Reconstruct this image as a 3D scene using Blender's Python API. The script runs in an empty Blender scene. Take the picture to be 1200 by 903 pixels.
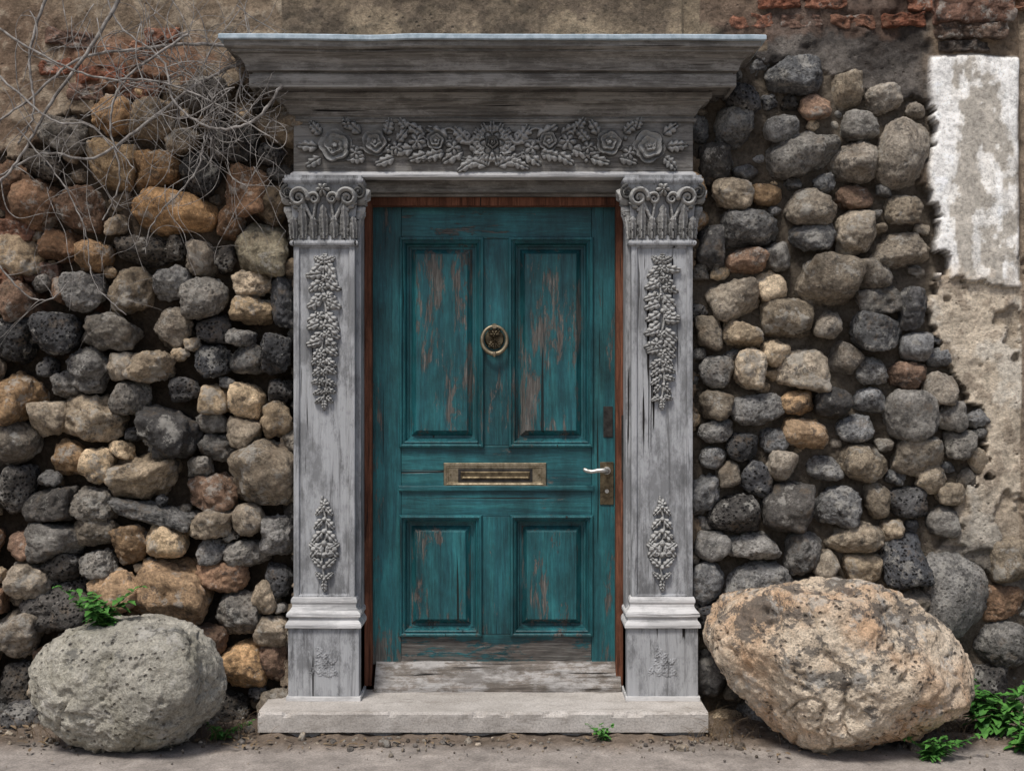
import bpy, bmesh, math, random
import numpy as np
from mathutils import Vector
random.seed(7); rng=np.random.default_rng(7)
D=5.5; S=0.00375; H0=1.46; CX=-0.0815
def XP(px,d=0.0): return (px-600)*S*(D-d)/D
def ZP(py,d=0.0): return H0-(py-451.5)*S*(D-d)/D
def lin(c):
    return tuple(((v/255)/12.92 if v/255<=0.04045 else ((v/255+0.055)/1.055)**2.4) for v in c)
scene=bpy.context.scene
# ---------------------------------------------------------------- numpy noise
def vnoise(P,seed=0):
    i=np.floor(P).astype(np.int64); f=P-i; u=f*f*(3-2*f)
    r=np.zeros(len(P))
    for a in (0,1):
        wa=u[:,0] if a else 1-u[:,0]
        for b in (0,1):
            wb=u[:,1] if b else 1-u[:,1]
            for c in (0,1):
                wc=u[:,2] if c else 1-u[:,2]
                h=((i[:,0]+a)*374761393+(i[:,1]+b)*668265263+(i[:,2]+c)*1440662683+seed*974711)&0xffffffff
                h=((h^(h>>13))*1274126177)&0xffffffff
                h=h^(h>>16)
                r+=wa*wb*wc*(h/4294967295.0)
    return r*2-1
def fbm(P,octv=4,seed=0,rough=0.5):
    r=np.zeros(len(P)); a=1.0; Q=np.array(P,dtype=float)
    for o in range(octv):
        r+=a*vnoise(Q,seed+o*17); a*=rough; Q=Q*2.03+11.7
    return r
def sstep(a,b,x):
    t=np.clip((x-a)/(b-a),0,1); return t*t*(3-2*t)
# ---------------------------------------------------------------- mesh helpers
def mesh_obj(name,V,F,mat=None,col=None,parent=None,smooth=True):
    V=np.asarray(V,dtype=np.float32); F=np.asarray(F,dtype=np.int32)
    me=bpy.data.meshes.new(name); n=F.shape[1]
    me.vertices.add(len(V)); me.vertices.foreach_set('co',V.ravel())
    me.loops.add(F.size); me.loops.foreach_set('vertex_index',F.ravel())
    me.polygons.add(len(F)); me.polygons.foreach_set('loop_start',np.arange(0,F.size,n,dtype=np.int32))
    me.polygons.foreach_set('use_smooth',np.full(len(F),smooth,dtype=bool))
    me.update(calc_edges=True); me.validate()
    if col is not None:
        ca=me.color_attributes.new('Col','FLOAT_COLOR','POINT')
        c4=np.ones((len(V),4),dtype=np.float32); c4[:,:col.shape[1]]=col
        ca.data.foreach_set('color',c4.ravel())
    ob=bpy.data.objects.new(name,me); scene.collection.objects.link(ob)
    if mat: me.materials.append(mat)
    if parent: ob.parent=parent
    return ob
def empty(name):
    e=bpy.data.objects.new(name,None); scene.collection.objects.link(e); return e
def box(name,x0,x1,d0,d1,z0,z1,mat,parent=None,bev=0.003,wob=0.0):
    bm=bmesh.new(); bmesh.ops.create_cube(bm,size=1)
    for v in bm.verts:
        v.co.x=x0 if v.co.x<0 else x1
        v.co.y=-d1 if v.co.y<0 else -d0
        v.co.z=z0 if v.co.z<0 else z1
    if bev>0: bmesh.ops.bevel(bm,geom=bm.edges[:],offset=bev,segments=2,affect='EDGES',profile=0.6)
    me=bpy.data.meshes.new(name); bm.to_mesh(me); bm.free()
    ob=bpy.data.objects.new(name,me); scene.collection.objects.link(ob)
    me.materials.append(mat)
    if parent: ob.parent=parent
    return ob
def ring(name,xl,xr,dback,dfront,pts,mat,parent=None,seg=60,jit=0.0012):
    """moulding with mitred returns; pts=(out,z)"""
    V=[];F=[]
    per=None
    for (o,z) in pts:
        row=[(xl-o,-dback,z)]
        for i in range(seg+1):
            t=i/seg; row.append((xl-o+(xr-xl+2*o)*t,-(dfront+o),z))
        row.append((xr+o,-dback,z)); per=len(row); V+=row
    V=np.array(V)
    n=fbm(V*np.array([3.1,3.1,9]),3,5)
    V[:,2]+=n*jit; V[:,1]+=fbm(V*4.3+9,3,8)*jit
    for k in range(len(pts)-1):
        for i in range(per-1):
            a=k*per+i; F.append((a,a+1,a+per+1,a+per))
    for k in (0,len(pts)-1):
        base=k*per
        for i in range(1,per-2):
            j=len(V)
            V=np.vstack([V,[V[base+i+1][0],-dback,pts[k][1]],[V[base+i][0],-dback,pts[k][1]]])
            q=(base+i,base+i+1,j,j+1)
            F.append(q if k==len(pts)-1 else q[::-1])
    return mesh_obj(name,V,F,mat,parent=parent,smooth=False)
def rect_loops(name,x0,x1,z0,z1,loops,mat,parent=None):
    V=[];F=[]
    for (ins,d) in loops:
        V+=[(x0+ins,-d,z0+ins),(x1-ins,-d,z0+ins),(x1-ins,-d,z1-ins),(x0+ins,-d,z1-ins)]
    for k in range(len(loops)-1):
        for i in range(4):
            j=(i+1)%4; F.append((4*k+i,4*k+j,4*k+4+j,4*k+4+i))
    k=4*(len(loops)-1); F.append((k,k+1,k+2,k+3))
    return mesh_obj(name,V,F,mat,parent=parent,smooth=False)
def curve_obj(name,paths,mat,parent=None,res=2):
    cu=bpy.data.curves.new(name,'CURVE'); cu.dimensions='3D'; cu.bevel_depth=1.0; cu.bevel_resolution=res; cu.use_fill_caps=True
    for pts in paths:
        sp=cu.splines.new('POLY'); sp.points.add(len(pts)-1)
        for p,(x,y,z,r) in zip(sp.points,pts): p.co=(x,y,z,1); p.radius=r
        sp.use_smooth=True
    ob=bpy.data.objects.new(name,cu); scene.collection.objects.link(ob)
    cu.materials.append(mat)
    if parent: ob.parent=parent
    return ob
# ---------------------------------------------------------------- materials
class NT:
    def __init__(s,name,rough=0.85,spec=0.3):
        s.m=bpy.data.materials.new(name); s.m.use_nodes=True; s.t=s.m.node_tree; s.n=s.t.nodes
        s.b=s.n['Principled BSDF']; s.b.inputs['Roughness'].default_value=rough
        s.b.inputs['Specular IOR Level'].default_value=spec
        s.tc=s.n.new('ShaderNodeTexCoord').outputs['Object']
    def L(s,a,b): s.t.links.new(a,b)
    def map(s,sc,off=(0,0,0)):
        m=s.n.new('ShaderNodeMapping'); m.inputs['Scale'].default_value=sc; m.inputs['Location'].default_value=off
        s.L(s.tc,m.inputs[0]); return m.outputs[0]
    def noise(s,scale,detail=6,rough=0.6,vec=None,dist=0):
        n=s.n.new('ShaderNodeTexNoise'); n.inputs['Scale'].default_value=scale; n.inputs['Detail'].default_value=detail
        n.inputs['Roughness'].default_value=rough; n.inputs['Distortion'].default_value=dist
        s.L(vec or s.tc,n.inputs['Vector']); return n.outputs['Fac']
    def vor(s,scale,vec=None,feature='F1',out='Distance'):
        n=s.n.new('ShaderNodeTexVoronoi'); n.feature=feature; n.inputs['Scale'].default_value=scale
        s.L(vec or s.tc,n.inputs['Vector']); return n.outputs[out]
    def zramp(s,stops):
        sx=s.n.new('ShaderNodeSeparateXYZ'); s.L(s.tc,sx.inputs[0]); return s.ramp(sx.outputs[2],stops)
    def ramp(s,f,stops):
        r=s.n.new('ShaderNodeValToRGB'); e=r.color_ramp.elements
        while len(e)<len(stops): e.new(0.5)
        for el,(p,c) in zip(e,stops):
            el.position=p; el.color=(c,c,c,1) if not isinstance(c,tuple) else (*c,1)
        s.L(f,r.inputs[0]); return r.outputs[0]
    def mix(s,f,a,b,mode='MIX'):
        m=s.n.new('ShaderNodeMix'); m.data_type='RGBA'; m.blend_type=mode
        for inp,v in ((m.inputs[0],f),(m.inputs[6],a),(m.inputs[7],b)):
            if isinstance(v,(int,float)): inp.default_value=v if inp==m.inputs[0] else (v,v,v,1)
            elif isinstance(v,tuple): inp.default_value=(*v,1)
            else: s.L(v,inp)
        return m.outputs[2]
    def math(s,op,a,b=0.0):
        m=s.n.new('ShaderNodeMath'); m.operation=op
        for inp,v in ((m.inputs[0],a),(m.inputs[1],b)):
            if isinstance(v,(int,float)): inp.default_value=v
            else: s.L(v,inp)
        return m.outputs[0]
    def bump(s,h,strength=0.5,dist=0.01,prev=None):
        b=s.n.new('ShaderNodeBump'); b.inputs['Strength'].default_value=strength; b.inputs['Distance'].default_value=dist
        s.L(h,b.inputs['Height'])
        if prev: s.L(prev,b.inputs['Normal'])
        s.L(b.outputs[0],s.b.inputs['Normal']); return b.outputs[0]
    def attr(s,name='Col'):
        a=s.n.new('ShaderNodeAttribute'); a.attribute_name=name; return a.outputs['Color'],a.outputs['Alpha']
    def col(s,c):
        if isinstance(c,tuple): s.b.inputs['Base Color'].default_value=(*c,1)
        else: s.L(c,s.b.inputs['Base Color'])
def stone_mat(name):
    t=NT(name,0.9,0.25)
    c,ves=t.attr()
    n1=t.noise(15,4,0.7); c=t.mix(1.0,c,t.ramp(n1,[(0.25,0.4),(0.5,1.0),(0.75,1.6)]),'MULTIPLY')
    n2=t.noise(70,5,0.78); c=t.mix(0.9,c,t.ramp(n2,[(0.3,0.35),(0.5,1.02),(0.72,1.8)]),'MULTIPLY')
    n4=t.noise(9,5,0.75,t.map((1,1,1),(13,2,5)))
    c=t.mix(t.ramp(n4,[(0.36,0.4),(0.44,0.0)]),c,(0.20,0.145,0.095))
    c=t.mix(t.ramp(n4,[(0.55,0.0),(0.61,0.6)]),c,(0.46,0.435,0.39))
    n5=t.noise(12,5,0.78,t.map((1,1,1),(1,22,9))); c=t.mix(t.ramp(n5,[(0.57,0.0),(0.62,0.65)]),c,(0.05,0.047,0.045))
    v=t.vor(52)
    pit=t.math('MULTIPLY',t.ramp(v,[(0.18,1.0),(0.38,0.0)]),ves)
    c=t.mix(pit,c,(0.018,0.017,0.016)); t.col(c)
    t.bump(t.math('SUBTRACT',n2,t.math('MULTIPLY',pit,0.8)),1.0,0.018)
    return t.m
M_stone=stone_mat('field_stone')
def boulder_mat(name,c1,c2,tint,tintamt,lich_lo,lichcol,pitamt,toplich):
    t=NT(name,0.92,0.2)
    c=t.ramp(t.noise(2.2,3,0.55),[(0.3,c1),(0.7,c2)])
    c=t.mix(t.ramp(t.noise(2.6,4,0.6,t.map((1,1,1),(4,1,8))),[(0.45,0.0),(0.62,tintamt)]),c,tint)
    n1=t.noise(16,7,0.75); c=t.mix(1.0,c,t.ramp(n1,[(0.28,0.5),(0.5,1.03),(0.72,1.3)]),'MULTIPLY')
    n2=t.noise(110,4,0.75); c=t.mix(0.9,c,t.ramp(n2,[(0.3,0.45),(0.5,1.03),(0.7,1.45)]),'MULTIPLY')
    nl=t.noise(5.2,9,0.8,t.map((1,1,1.3),(9,3,2)))
    if toplich: nl=t.math('ADD',nl,t.zramp([(0.22,0.0),(0.5,0.075)]))
    c=t.mix(t.ramp(nl,[(lich_lo,0.0),(lich_lo+0.03,0.8)]),c,lichcol)
    nw=t.noise(7,6,0.75,t.map((1,1,1),(1,13,2))); c=t.mix(t.ramp(nw,[(0.56,0.0),(0.61,0.6)]),c,(0.56,0.53,0.48))
    v=t.vor(34,None); pm=t.noise(6,2,0.6,t.map((1,1,1),(2,8,5)))
    pit=t.math('MULTIPLY',t.ramp(v,[(0.10,1.0),(0.30,0.0)]),t.ramp(pm,[(0.42,0.0),(0.56,pitamt)]))
    c=t.mix(pit,c,(0.11,0.095,0.08)); t.col(c)
    h=t.math('SUBTRACT',t.math('ADD',n1,t.math('MULTIPLY',n2,0.5)),pit)
    t.bump(h,1.0,0.022)
    return t.m
M_bl=boulder_mat('pale_boulder',lin((164,159,147)),lin((196,190,177)),lin((150,145,129)),0.7,0.585,(0.15,0.145,0.13),0.8,False)
M_br=boulder_mat('lichen_boulder',lin((206,184,158)),lin((226,211,190)),lin((204,160,120)),0.65,0.575,(0.10,0.095,0.09),0.85,True)
def wall_mat():
    t=NT('weathered_plaster_and_mortar',0.95,0.15)
    c,a=t.attr()
    n1=t.noise(7,6,0.72); c=t.mix(1.0,c,t.ramp(n1,[(0.25,0.55),(0.5,1.08),(0.75,1.4)]),'MULTIPLY')
    n2=t.noise(60,6,0.78); c=t.mix(0.85,c,t.ramp(n2,[(0.3,0.4),(0.5,1.08),(0.72,1.6)]),'MULTIPLY')
    v=t.vor(34,t.map((1,1,1),(2,2,2))); pm=t.noise(9,2,0.6,t.map((1,1,1),(5,1,5)))
    pit=t.math('MULTIPLY',t.ramp(v,[(0.08,1.0),(0.26,0.0)]),t.ramp(pm,[(0.53,0.0),(0.63,0.6)]))
    pit=t.math('MULTIPLY',pit,a)
    c=t.mix(pit,c,(0.10,0.085,0.07)); t.col(c)
    t.bump(t.math('MULTIPLY',t.math('SUBTRACT',n2,pit),a),1.0,0.024)
    return t.m
M_wall=wall_mat()
def wood(name,axis,cols,white=0.3,wc=(0.47,0.46,0.45),relief=False,grime=0.7,crack=0.33,gk=0.85):
    t=NT(name,0.82,0.2)
    sc={'z':(1,1,0.05),'x':(0.05,1,1)}[axis]
    g=t.noise(38,6,0.72,t.map(sc),0.6); c=t.ramp(g,[(0.26,cols[0]),(0.44,cols[1]),(0.6,cols[2]),(0.8,cols[1])])
    f=t.noise(150,4,0.72,t.map(sc,(3,3,3)),0.3); c=t.mix(gk,c,t.ramp(f,[(0.3,0.4),(0.5,1.02),(0.72,1.4)]),'MULTIPLY')
    sc2={'z':(1,1,0.45),'x':(0.45,1,1)}[axis]
    w=t.noise(10,8,0.8,t.map(sc2,(7,1,4)))
    w2=t.math('MULTIPLY',t.ramp(w,[(0.52-0.25*white,0.0),(0.60-0.25*white,1.0)]),t.ramp(g,[(0.33,0.15),(0.48,1.0)]))
    c=t.mix(t.math('MULTIPLY',w2,min(1,0.5+white*0.5)),c,wc)
    st=t.noise(5,8,0.75,t.map(sc2,(1,9,2))); c=t.mix(t.ramp(st,[(0.48,0.0),(0.58,grime)]),c,tuple(v*0.6 for v in cols[1]))
    cr=t.noise(60,2,0.5,t.map({'z':(1,1,0.03),'x':(0.03,1,1)}[axis],(11,5,2)),0.4)
    crk=t.ramp(cr,[(crack-0.03,1.0),(crack,0.0)]); c=t.mix(crk,c,(0.016,0.014,0.013))
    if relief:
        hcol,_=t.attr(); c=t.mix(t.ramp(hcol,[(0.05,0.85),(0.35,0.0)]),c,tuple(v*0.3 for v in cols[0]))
    t.col(c)
    t.bump(t.math('SUBTRACT',t.math('ADD',g,t.math('MULTIPLY',f,0.5)),crk),0.75,0.006)
    return t.m
WG=((0.08,0.079,0.079),(0.185,0.186,0.190),(0.305,0.308,0.317))
WB=((0.06,0.053,0.047),(0.142,0.131,0.118),(0.24,0.224,0.204))
M_wv=wood('weathered_wood_vertical','z',WG,0.5,(0.43,0.436,0.447),grime=0.65,crack=0.325,gk=0.75)
M_wh=wood('weathered_wood_horizontal','x',WB,0.2,(0.35,0.335,0.31),grime=0.5,crack=0.31,gk=0.75)
M_ww=wood('whitewashed_wood','x',WG,1.5,(0.62,0.61,0.60),grime=0.35)
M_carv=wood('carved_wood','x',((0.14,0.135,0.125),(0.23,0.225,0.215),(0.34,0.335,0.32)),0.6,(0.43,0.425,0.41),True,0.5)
M_sill=wood('bare_sill_wood','x',((0.05,0.04,0.033),(0.14,0.12,0.102),(0.24,0.21,0.185)),0.2)
M_red=wood('red_brown_frame_wood','z',((0.04,0.015,0.009),(0.12,0.046,0.026),(0.22,0.09,0.052)),-0.6)
def door_mat(name,axis,worn):
    t=NT(name,0.5,0.4)
    sc={'z':(1,1,0.06),'x':(0.06,1,1)}[axis]; sc2={'z':(1,1,0.2),'x':(0.2,1,1)}[axis]
    g=t.noise(32,6,0.72,t.map(sc),0.5)
    c=t.ramp(g,[(0.22,(0.006,0.034,0.043)),(0.42,(0.011,0.070,0.083)),(0.58,(0.016,0.102,0.113)),(0.78,(0.036,0.162,0.166))])
    b1=t.noise(4.5,7,0.72,t.map((1,1,0.5),(2,2,6))); c=t.mix(1.0,c,t.ramp(b1,[(0.3,0.35),(0.5,0.95),(0.66,1.55)]),'MULTIPLY')
    f=t.noise(150,4,0.72,t.map(sc,(3,3,3)),0.3); c=t.mix(0.6,c,t.ramp(f,[(0.3,0.4),(0.5,1.0),(0.72,1.5)]),'MULTIPLY')
    w=t.noise(18,8,0.8,t.map(sc2,(6,3,1)),0.4); wl=t.noise(3.2,2,0.5,t.map((1,1,0.6),(1,1,4)))
    wm=t.math('ADD',w,t.math('MULTIPLY',t.math('SUBTRACT',wl,0.5),0.4))
    wm=t.math('ADD',wm,t.zramp([(0.24,0.11),(0.40,0.0)]))
    wear=t.ramp(wm,[(0.61-worn,0.0),(0.65-worn,0.85)])
    wood_c=t.ramp(f,[(0.3,(0.03,0.022,0.018)),(0.5,(0.10,0.078,0.066)),(0.7,(0.21,0.185,0.165))])
    c=t.mix(wear,c,wood_c)
    cr=t.noise(55,2,0.5,t.map({'z':(1,1,0.02),'x':(0.02,1,1)}[axis],(1,5,2)),0.3)
    crk=t.ramp(cr,[(0.28,1.0),(0.31,0.0)]); c=t.mix(crk,c,(0.006,0.008,0.008)); t.col(c)
    t.L(t.ramp(wear,[(0,0.45),(1,0.85)]),t.b.inputs['Roughness'])
    h=t.math('SUBTRACT',t.math('ADD',g,t.math('MULTIPLY',f,0.4)),t.math('ADD',crk,t.math('MULTIPLY',wear,0.5)))
    t.bump(h,0.55,0.005); return t.m
M_dv=door_mat('teal_paint_vertical','z',0.015); M_dh=door_mat('teal_paint_horizontal','x',0.025); M_dp=door_mat('teal_paint_worn_panel','z',0.085)
def metal(name,c1,c2,rough,met=0.9):
    t=NT(name,rough,0.5); t.b.inputs['Metallic'].default_value=met
    n=t.noise(30,4,0.7); t.col(t.ramp(n,[(0.35,c1),(0.65,c2)])); t.bump(n,0.2,0.002)
    t.L(t.ramp(n,[(0.3,rough+0.2),(0.7,rough)]),t.b.inputs['Roughness']); return t.m
M_brass=metal('aged_brass',(0.15,0.12,0.075),(0.36,0.30,0.21),0.42)
M_dbrass=metal('tarnished_brass',(0.07,0.052,0.032),(0.21,0.165,0.10),0.45)
M_nick=metal('worn_nickel',(0.4,0.39,0.36),(0.68,0.66,0.62),0.3)
M_dark=metal('dark_iron',(0.015,0.013,0.012),(0.05,0.045,0.04),0.6,0.5)
M_lead=metal('lead_flashing',(0.26,0.33,0.38),(0.44,0.52,0.58),0.55,0.1)
def step_mat():
    t=NT('worn_step_stone',0.85,0.25)
    c=t.ramp(t.noise(4,6,0.65),[(0.3,(0.33,0.30,0.27)),(0.7,(0.52,0.485,0.45))])
    n=t.noise(120,4,0.75); c=t.mix(0.8,c,t.ramp(n,[(0.3,0.5),(0.5,1.0),(0.7,1.3)]),'MULTIPLY')
    s=t.noise(12,7,0.72,t.map((0.4,1,1),(3,1,1))); c=t.mix(t.ramp(s,[(0.54,0.0),(0.66,0.55)]),c,(0.20,0.175,0.15)); t.col(c)
    t.bump(t.math('ADD',s,t.math('MULTIPLY',n,0.3)),0.6,0.008); return t.m
M_step=step_mat()
def leaf_mat(name,a,b):
    t=NT(name,0.55,0.35); t.col(t.ramp(t.noise(30,2,0.6),[(0.3,a),(0.7,b)])); return t.m
M_leaf=leaf_mat('green_leaf',(0.03,0.11,0.02),(0.10,0.27,0.05)); M_dry=leaf_mat('dry_leaf',(0.10,0.065,0.035),(0.26,0.19,0.12))
def bark():
    t=NT('dry_vine_bark',0.9,0.2); n=t.noise(25,4,0.7)
    t.col(t.ramp(n,[(0.35,(0.10,0.088,0.08)),(0.65,(0.37,0.345,0.32))])); return t.m
M_bark=bark()
# ---------------------------------------------------------------- stones
_ico={}
def ico(s):
    if s not in _ico:
        bm=bmesh.new(); bmesh.ops.create_icosphere(bm,subdivisions=s,radius=1)
        V=np.array([v.co[:] for v in bm.verts]); F=np.array([[v.index for v in f.verts] for f in bm.faces]); bm.free()
        V/=np.linalg.norm(V,axis=1)[:,None]; _ico[s]=(V,F)
    return _ico[s]
def softpoly(V,N,d,p):
    q=np.maximum(V@N.T,0)/d
    return np.power(np.power(q,p).sum(1),-1.0/p)
def rock(sub,ax,seed,nf=13,p=9,ang=0,amp=0.06):
    r=np.random.default_rng(seed); V,F=ico(sub)
    N=r.normal(size=(nf,3)); N/=np.linalg.norm(N,axis=1)[:,None]
    N=np.vstack([N,[[1,0,0],[-1,0,0],[0,-1,0],[0,1,0],[0,0,1],[0,0,-1]]])
    d=np.concatenate([r.uniform(0.82,1.04,nf),r.uniform(0.92,1.05,2),r.uniform(1.0,1.2,1),[1],r.uniform(0.92,1.05,2)])
    R=softpoly(V,N,d,p); Q=V*R[:,None]
    Q+=V*(fbm(Q*1.7+seed*3.1,2,seed)*0.07)[:,None]
    Q/=np.array([np.abs(Q[:,0]).max(),np.abs(Q[:,1]).max(),np.abs(Q[:,2]).max()])
    Q=Q*np.array(ax); m=min(ax[0],ax[2])
    Q+=V*(fbm(Q/m*2.2+seed,4,seed+3,0.55)*amp*m)[:,None]
    Q+=V*((np.abs(fbm(Q*30+seed*1.3,3,seed+9,0.6))-0.3)*0.009)[:,None]
    c,s=math.cos(ang),math.sin(ang)
    X=Q[:,0]*c-Q[:,2]*s; Z=Q[:,0]*s+Q[:,2]*c
    return np.stack([X,Q[:,1],Z],1),F
COL={'g':(130,128,125),'d':(86,85,85),'b':(158,147,132),'l':(188,169,143),'o':(174,146,115),'r':(144,118,99),'G':(158,154,138)}
L="""130,195,66,60,l;95,245,60,50,r;185,200,60,50,o;235,205,46,55,d;200,250,110,56,o;180,140,60,50,b;130,135,60,50,o;290,225,50,60,r;322,240,40,50,b;170,295,64,36,d;75,290,56,42,r;110,300,42,38,o;235,303,36,42,g;263,305,24,30,d;307,290,66,64,G;20,355,50,50,r;100,345,46,50,g;152,343,54,50,b;200,330,42,38,g;243,350,52,50,g;297,333,46,32,b;297,363,52,32,l;333,355,28,60,d;67,390,56,50,d;15,395,52,60,d;127,388,66,38,g;203,383,46,52,b;248,386,42,36,d;325,417,34,50,d;105,434,46,50,g;143,430,30,34,b;180,430,60,36,l;250,425,46,42,d;290,422,42,42,g;283,395,34,20,g;18,465,62,65,o;75,448,38,34,g;155,465,46,42,g;108,490,90,50,b;58,490,42,40,b;250,467,38,36,l;290,470,42,42,l;325,492,36,40,l;327,458,34,26,d;200,510,74,60,d;245,495,40,30,g;255,525,50,32,g;20,520,60,56,b;80,535,42,45,o;115,545,36,40,l;167,558,86,50,l;285,508,38,34,b;310,552,76,78,b;60,590,64,38,d;15,575,44,60,d;110,590,50,38,g;180,603,98,24,g;112,622,50,32,b;250,578,60,46,r;58,634,80,44,g;155,638,46,46,o;197,632,48,46,l;250,612,50,34,b;290,607,42,38,b;325,628,38,46,g;248,645,34,32,g;287,647,52,34,g;117,660,46,32,g;70,667,52,38,d;32,680,54,44,b;205,692,88,70,o;258,677,62,38,r;137,692,66,52,o;60,712,90,56,d;277,720,54,50,g;310,700,30,44,b;327,680,34,42,d;240,747,56,46,r;285,780,60,56,o;322,775,36,62,r;20,742,54,60,b;15,800,44,56,d;180,745,60,40,b;318,740,40,36,b;45,240,56,60,r;20,300,60,50,b;15,215,50,60,r;25,640,30,34,r;70,340,26,30,r;205,290,22,30,d;270,260,34,40,r;340,600,20,40,d;
936,88,72,46,g;995,105,32,36,b;957,124,38,30,r;872,118,46,46,d;858,152,52,56,g;915,150,44,32,g;943,178,92,56,g;1060,180,64,90,b;1003,192,62,54,b;855,230,52,40,l;900,226,36,30,o;838,190,40,52,d;1000,230,46,30,r;1012,150,50,40,g;950,245,56,44,b;878,265,70,50,g;1055,245,46,34,b;952,277,52,34,g;1002,274,42,50,b;1058,292,78,42,b;833,290,32,50,d;875,305,52,32,r;912,300,38,36,g;967,328,78,62,b;1024,322,44,40,b;860,350,62,50,b;905,335,36,40,l;1030,353,52,32,g;1070,362,32,50,d;925,374,64,50,b;868,391,52,30,l;830,390,32,42,b;972,383,32,36,b;1026,391,62,44,g;1072,405,38,36,g;910,413,36,32,l;942,432,62,50,b;992,420,38,40,b;838,435,42,38,g;879,434,38,50,l;1022,435,36,32,g;1062,440,52,34,r;838,473,38,36,b;887,483,70,44,g;935,472,40,28,o;977,470,42,38,d;1022,468,42,36,g;1065,487,66,60,g;1112,487,38,38,g;948,507,62,38,o;838,507,42,30,g;1002,500,46,38,g;908,516,32,30,g;870,524,38,34,d;1010,542,62,46,b;1078,534,62,52,b;1125,522,36,36,g;835,537,36,26,g;967,549,42,32,g;914,546,38,38,b;888,562,38,42,d;855,554,30,32,b;825,580,36,52,g;862,601,60,54,d;925,598,62,62,d;984,592,54,48,g;1030,586,36,44,b;1066,590,50,42,d;1045,622,32,28,l;1003,628,76,42,b;941,648,40,52,g;882,641,64,34,g;834,640,40,38,g;1060,656,52,62,d;1108,612,40,42,g;892,682,88,58,g;830,682,40,52,g;968,662,36,38,b;1016,664,52,38,l;1122,692,92,104,g;1178,705,60,44,r;840,732,42,50,d;1175,755,70,60,g;1070,710,60,44,b;925,735,70,50,d;1190,655,50,50,b;1090,560,36,34,b;1100,455,40,36,b;1150,540,30,30,b;880,770,70,50,b;830,790,50,60,d;1150,810,70,60,d;1040,760,60,50,g;970,800,80,60,g;900,830,70,50,g;100,780,80,70,d;190,800,80,60,b;60,850,90,60,d;250,840,80,60,d;330,830,50,50,b"""
st=[]
for e in L.replace('\n','').split(';'):
    a=e.split(',')
    st.append([float(a[0]),float(a[1]),float(a[2]),float(a[3]),random.uniform(-0.22,0.22),a[4],1])
edge_y=[-200,60,100,130,350,420,480,560,620,700,1000]; edge_x=[930,930,1040,1085,1088,1108,1150,1155,1115,1090,1090]
def in_stone(px,py):
    px=np.asarray(px,float);py=np.asarray(py,float)
    left=(px<352)&(py>np.interp(px,[-400,40,120,220,350],[120,180,112,95,130]))
    right=(px>808)&(px<np.interp(py,edge_y,edge_x))&(py>np.interp(px,[800,880,960,1090],[95,70,60,130]))
    right|=(px>1080)&(py>665)
    return (left|right)
arr=np.array([[s[0],s[1],s[2]/2,s[3]/2,s[4]] for s in st])
def rad(A,dx,dy):
    th=np.arctan2(-dy,dx)-A[:,4]; a=A[:,2];c=A[:,3]
    return a*c/np.sqrt((c*np.cos(th))**2+(a*np.sin(th))**2)
for size,tries in ((70,900),(54,1300),(42,1800),(33,2600),(26,3600),(20,4500),(15,5000)):
    for _ in range(tries):
        px=random.uniform(-330,1560); py=random.uniform(60,870)
        if 352<px<808 or not in_stone(px,py): continue
        if size<20 and not(-40<px<1240): continue
        a=size/2*random.uniform(0.95,1.35); c=size/2*random.uniform(0.75,1.0); an=random.uniform(-0.35,0.35)
        dx=arr[:,0]-px; dy=arr[:,1]-py; dist=np.hypot(dx,dy)
        me_=np.array([[px,py,a,c,an]]); near=dist<120
        if near.any():
            r1=rad(arr[near],-dx[near],-dy[near]); r2=rad(np.repeat(me_,near.sum(),0),dx[near],dy[near])
            if (dist[near]<0.93*(r1+r2)).any(): continue
        arr=np.vstack([arr,me_])
        k=random.choices('gdblor',[34,22,24,12,4,4])[0]
        st.append([px,py,a*2,c*2,an,k,0])
for it in range(3):
    for i in range(len(arr)):
        dx=arr[:,0]-arr[i,0]; dy=arr[:,1]-arr[i,1]; dist=np.hypot(dx,dy); near=(dist<120)&(dist>0.01)
        if not near.any(): continue
        r1=rad(arr[near],-dx[near],-dy[near]); r2=rad(np.repeat(arr[i:i+1],near.sum(),0),dx[near],dy[near])
        gap=(dist[near]-0.97*r1)/r2
        g=min(1.08,gap.min())
        if g>1: arr[i,2:4]*=g
VV=[];FF=[];CC=[];off=0
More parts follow.
